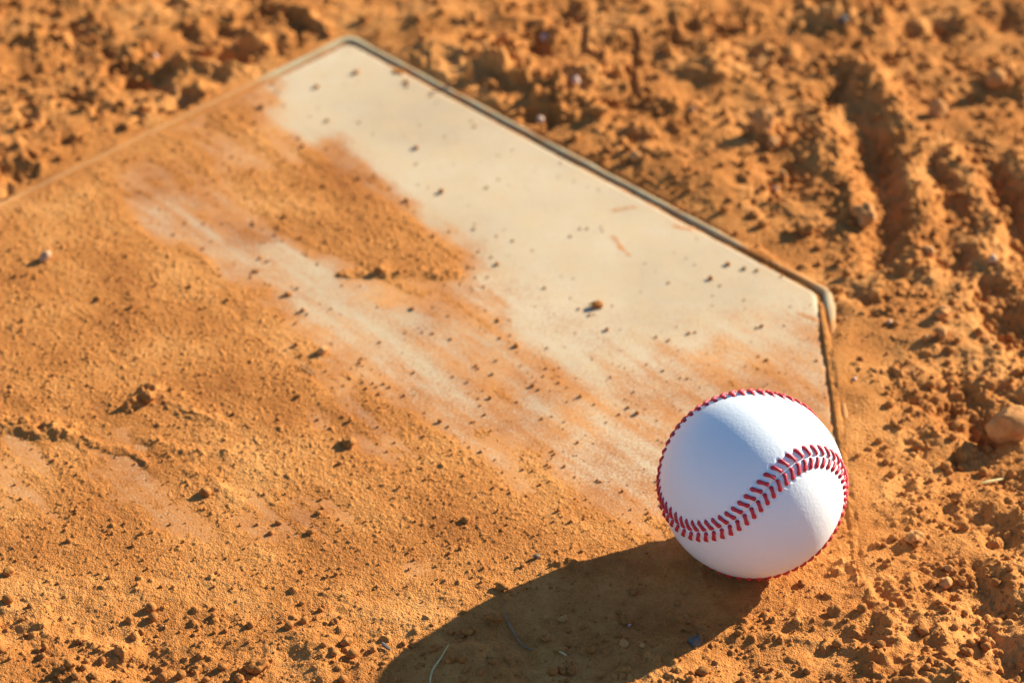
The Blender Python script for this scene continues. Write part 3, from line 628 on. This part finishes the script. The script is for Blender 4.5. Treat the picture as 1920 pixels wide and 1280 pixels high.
put(1782, 655, 20, 'clod', 'lowest clod under the stack at right')
put(1720, 838, 26, 'clod', 'dark clod left of the big rock')
put(1603, 709, 9, 'white', 'tiny pinkish white pebble beside the buried side edge')
put(1667, 604, 14, 'pale', 'small pale pebble above the tiny white one')
put(1862, 488, 22, 'pale', 'long pale pebble in the right soil')
put(1904, 455, 28, 'clod', 'clod at the right picture edge in the upper half')
put(1740, 475, 26, 'stone', 'flat stone right of the furrow stone')
put(1715, 1008, 34, 'stone', 'angular stone with sharp shadow right of the ball')
put(1773, 1095, 28, 'stone', 'squat stone in the lower right soil')
put(1778, 1066, 17, 'stone', 'small stone just above the squat one')
put(1748, 1094, 20, 'clod', 'clod touching the left side of the squat stone')
put(1804, 1090, 20, 'clod', 'clod touching the right side of the squat stone')
put(1582, 340, 18, 'clod', 'round clod in the wall of the furrow')
put(1020, 73, 17, 'white', 'white pebble on the dark pit beyond the plate')
put(1080, 152, 21, 'white', 'largest white pebble on the mound beyond the plate')
put(1013, 224, 16, 'white', 'white pebble closest to the slanted edge beyond the plate')
put(291, 107, 12, 'white', 'small white pebble in the upper left soil')
put(1583, 22, 22, 'grey', 'grey green stone at the top right edge')
put(1298, 206, 13, 'pale', 'pale flake of stone above the tall orange stone')
put(1190, 292, 26, 'stone', 'pale orange stone beside the slanted edge, left of centre')
put(1125, 208, 30, 'clod', 'long clod below the largest white pebble')
put(330, 172, 14, 'stone', 'round orange pebble in the dark hollow at upper left')
put(306, 180, 14, 'clod', 'clod left of the round pebble in the dark hollow')
put(275, 186, 16, 'clod', 'leftmost clod in the dark hollow at upper left')
put(1893, 800, 84, 'stone', 'big angular orange rock at the right picture edge', h=.95, rot=.3, ang=1.0, lumpy=.12)
put(1434, 228, 44, 'stone', 'tall orange stone with long shadow beyond the plate', h=1.15, rot=.9, ang=1.0, lumpy=.15)
put(1448, 264, 25, 'stone', 'small orange stone touching the foot of the tall one', h=.9, rot=.2)
put(1759, 212, 40, 'stone', 'dark angular stone in the far right soil', h=1.0, rot=.5, ang=1.0, lumpy=.15)
put(1868, 148, 40, 'stone', 'round blurred stone near the upper right corner', h=.95, rot=.5, ang=.5, lumpy=.15)


# straws, stems and chips
def blade(name, pts, wid, mat, label, cat, lift=.05, thick=.02, taper=True):
    P = [];
    for (a, b, z) in pts:
        q = at(a, b); P.append(np.array([q[0], q[1], gz(q[0], q[1]) + lift + z]))
    P = np.array(P); n = 24; t = np.linspace(0, len(P) - 1, n); Q = np.stack([np.interp(t, range(len(P)), P[:, k]) for k in range(3)], 1)
    for _ in range(2): Q[1:-1] = (Q[:-2] + Q[1:-1] * 2 + Q[2:]) / 4
    V = []; m = 8
    for k in range(n):
        d = Q[min(k + 1, n - 1)] - Q[max(k - 1, 0)]; d /= np.linalg.norm(d); s = np.cross(d, [0, 0, 1]); s /= np.linalg.norm(s); u = np.cross(s, d)
        wd = wid * (1 - .55 * abs(2 * k / (n - 1) - 1) ** 3 if taper else 1)
        for j in range(m):
            a = 2 * math.pi * j / m; V.append(Q[k] + s * wd * math.cos(a) + u * thick * math.sin(a))
    F = [[k * m + j, k * m + (j + 1) % m, (k + 1) * m + (j + 1) % m, (k + 1) * m + j] for k in range(n - 1) for j in range(m)]
    V = np.array(V); V = np.vstack([V, Q[:1], Q[-1:]]); e0 = len(V) - 2
    F = np.array(F); tri = [[e0, (j + 1) % m, j, j] for j in range(m)]
    c = V.mean(0); c[2] = V[:, 2].min(); me = bpy.data.meshes.new(name)
    faces = [list(f) for f in F] + [[e0, (j + 1) % m, j] for j in range(m)] + [[e0 + 1, (n - 1) * m + j, (n - 1) * m + (j + 1) % m] for j in range(m)]
    me.from_pydata(((V - c) / 100).tolist(), [], faces); me.update(); me.polygons.foreach_set('use_smooth', np.ones(len(faces), bool))
    return tag(link(name, me, mat, None, tuple(c / 100)), label, cat)
blade('straw_stalk', [(841, 1225, .12), (826, 1243, .05), (811, 1262, 0), (806, 1280, 0), (808, 1296, 0)], .038, mat_straw, 'bent pale straw stalk at the bottom edge inside the ball shadow', 'straw')
blade('dry_grass', [(944, 1150, .1), (953, 1173, .06), (966, 1194, .02), (982, 1211, 0), (1000, 1221, 0)], .030, mat_stem, 'thin curved dark grass stem lying in the ball shadow', 'stem')['kind'] = 'thing'
blade('dry_twig', [(562, 686, .03), (572, 690, .03), (582, 696, .02), (590, 705, 0)], .035, mat_stem, 'short thin curved twig on the dusty plate below the rounded pebble', 'twig')
blade('straw_chip', [(1840, 901, .05), (1860, 896, .1), (1884, 889, .14)], .08, mat_straw, 'flat dry straw chip on the soil below the big rock', 'straw', thick=.03)
blade('grass_shred', [(716, 1208, .06), (724, 1215, .05), (731, 1221, .02)], .09, mat_grey, 'small flat grey chip in the crumbs left of the straw stalk', 'chip', thick=.03)
blade('leaf_flake', [(1048, 1225, .03), (1056, 1229, .05), (1062, 1232, .02)], .05, mat_straw, 'tiny pale yellow flake in the shaded dirt', 'flake', thick=.015)

# crumbs one could count on the plate: copies of a few shapes
protos = [mesh_np('dirt_crumb', rock(500 + k, 2, .8, .45, (1, .8, .7))[0], ICO[2][1]) for k in range(10)]
for m_ in protos: m_.materials.append(mat_clod)
n_c = 0; tries = 0
while n_c < 230 and tries < 60000:
    tries += 1
    px = rng.uniform(0, 1600); py = rng.uniform(90, 1180); q = at(px, py)
    d_ = sdist(np.array([q[0]]), np.array([q[1]]))[0]
    if d_ > -.4 or math.hypot(q[0] - BX, q[1] - BY) < 3.9: continue
    c_ = float(cover(np.array([q[0]]), np.array([q[1]]))[0])
    if rng.uniform() > .35 + 1.3 * float(noise(np.array([q[0]]), np.array([q[1]]), 2.2, 310)[0]): continue
    if rng.uniform() > .22 + .9 * max(0, c_) * (1 if c_ < .75 else .8): continue
    r = .034 * (3.8 ** (rng.uniform() ** 1.7))
    if any(math.hypot(q[0] - a, q[1] - b) < c + r + .1 for a, b, c in taken): continue
    o = bpy.data.objects.new('dirt_crumb', protos[n_c % 10]); C.objects.link(o); z = gz(q[0], q[1])
    o.scale = (r, r, r); o.rotation_euler = (0, 0, rng.uniform(0, 6.28)); o.location = (q[0] / 100, q[1] / 100, (z + r * .55) / 100)
    if py > 1000: where = 'on the rough lower part of the dirt layer'
    elif px > 1150 and py > 560: where = 'on the dusty plate around the ball and right corner'
    elif c_ < .25: where = 'on the bare cream rubber of the plate'
    elif c_ > .75 and px > 430 and py < 530: where = 'on the dirt tongue near the plate tip'
    elif c_ > .75: where = 'on the thick dirt covering the left of the plate'
    else: where = 'on the thinly dusted streaks across the plate'
    tag(o, 'tiny brown dirt crumb ' + where, 'crumb', 'dirt crumbs ' + where); taken.append((q[0], q[1], r)); n_c += 1

# grit nobody could count: one mesh
def grit(name, n, lo, hi, dens_fn, sub, mat, label, cat, seed, power=3.):
    r = np.random.default_rng(seed); x = r.uniform(-28, 28, n); y = r.uniform(96, 154, n)
    k = r.uniform(0, 1, n) < dens_fn(x, y); k &= np.hypot(x - BX, y - BY) > 2.2; x, y = x[k], y[k]; n = len(x)
    s = lo * (hi / lo) ** (r.uniform(0, 1, n) ** power)
    rb_ = np.hypot(x - BX, y - BY); k = (rb_ > BR + .1) | (s * 1.8 < BR - np.sqrt(np.maximum(0, BR ** 2 - np.minimum(rb_, BR) ** 2))); x, y, s = x[k], y[k], s[k]; n = len(x)
    shapes = [rock(seed * 100 + q, sub, .5, .3, (1, .85, .75)) for q in range(12)]; fc = shapes[0][1]; m = len(shapes[0][0])
    sh = np.array([q[0] for q in shapes])[r.integers(0, 12, n)]
    a = r.uniform(0, 6.28, n); ca, sa = np.cos(a)[:, None], np.sin(a)[:, None]
    V = np.stack([sh[:, :, 0] * ca - sh[:, :, 1] * sa, sh[:, :, 0] * sa + sh[:, :, 1] * ca, sh[:, :, 2]], -1) * s[:, None, None]
    V += np.stack([x, y, gz(x, y) + s * .45], -1)[:, None, :]
    F = (fc[None] + (np.arange(n) * m)[:, None, None]).reshape(-1, 3)
    o = link(name, mesh_np(name, V.reshape(-1, 3), F), mat); return tag(o, label, cat, None, 'stuff')
def d_plate(x, y):
    c = cover(x, y); d = sdist(x, y); cl = .5 + noise(x, y, 1.6, 301) * .9
    rl = sstep(1100, 1250, 1280 + (at(960, 1280)[1] - y) * 44)
    return np.where(d < -.1, np.clip(.045 + .55 * sstep(0, .7, c) * np.clip(cl, .1, 1) + rl * .9, 0, 1), 0)
grit('plate_grit', 46000, .018, .095, d_plate, 1, mat_clod, 'fine gritty dirt crumbs strewn over the home plate', 'grit', 3, 2.4)
def d_soil(x, y):
    d = sdist(x, y); cl = .5 + noise(x, y, 2.5, 302) * 1.0
    return np.where(d > .35, np.clip(.15 + .85 * np.clip(cl, 0, 1) * sstep(.3, 2, d), 0, 1), 0)
grit('soil_crumbs', 22000, .035, .27, d_soil, 2, mat_clod, 'loose dirt crumbs and small lumps strewn over the soil around the plate', 'dirt crumbs', 4, 3.6)
grit('pale_grit', 900, .02, .06, lambda x, y: np.where(sdist(x, y) > -1, .5, .12), 1, mat_pale, 'pale sand grains and specks dotted through the orange dirt', 'sand grains', 5)
print('crumbs', n_c)
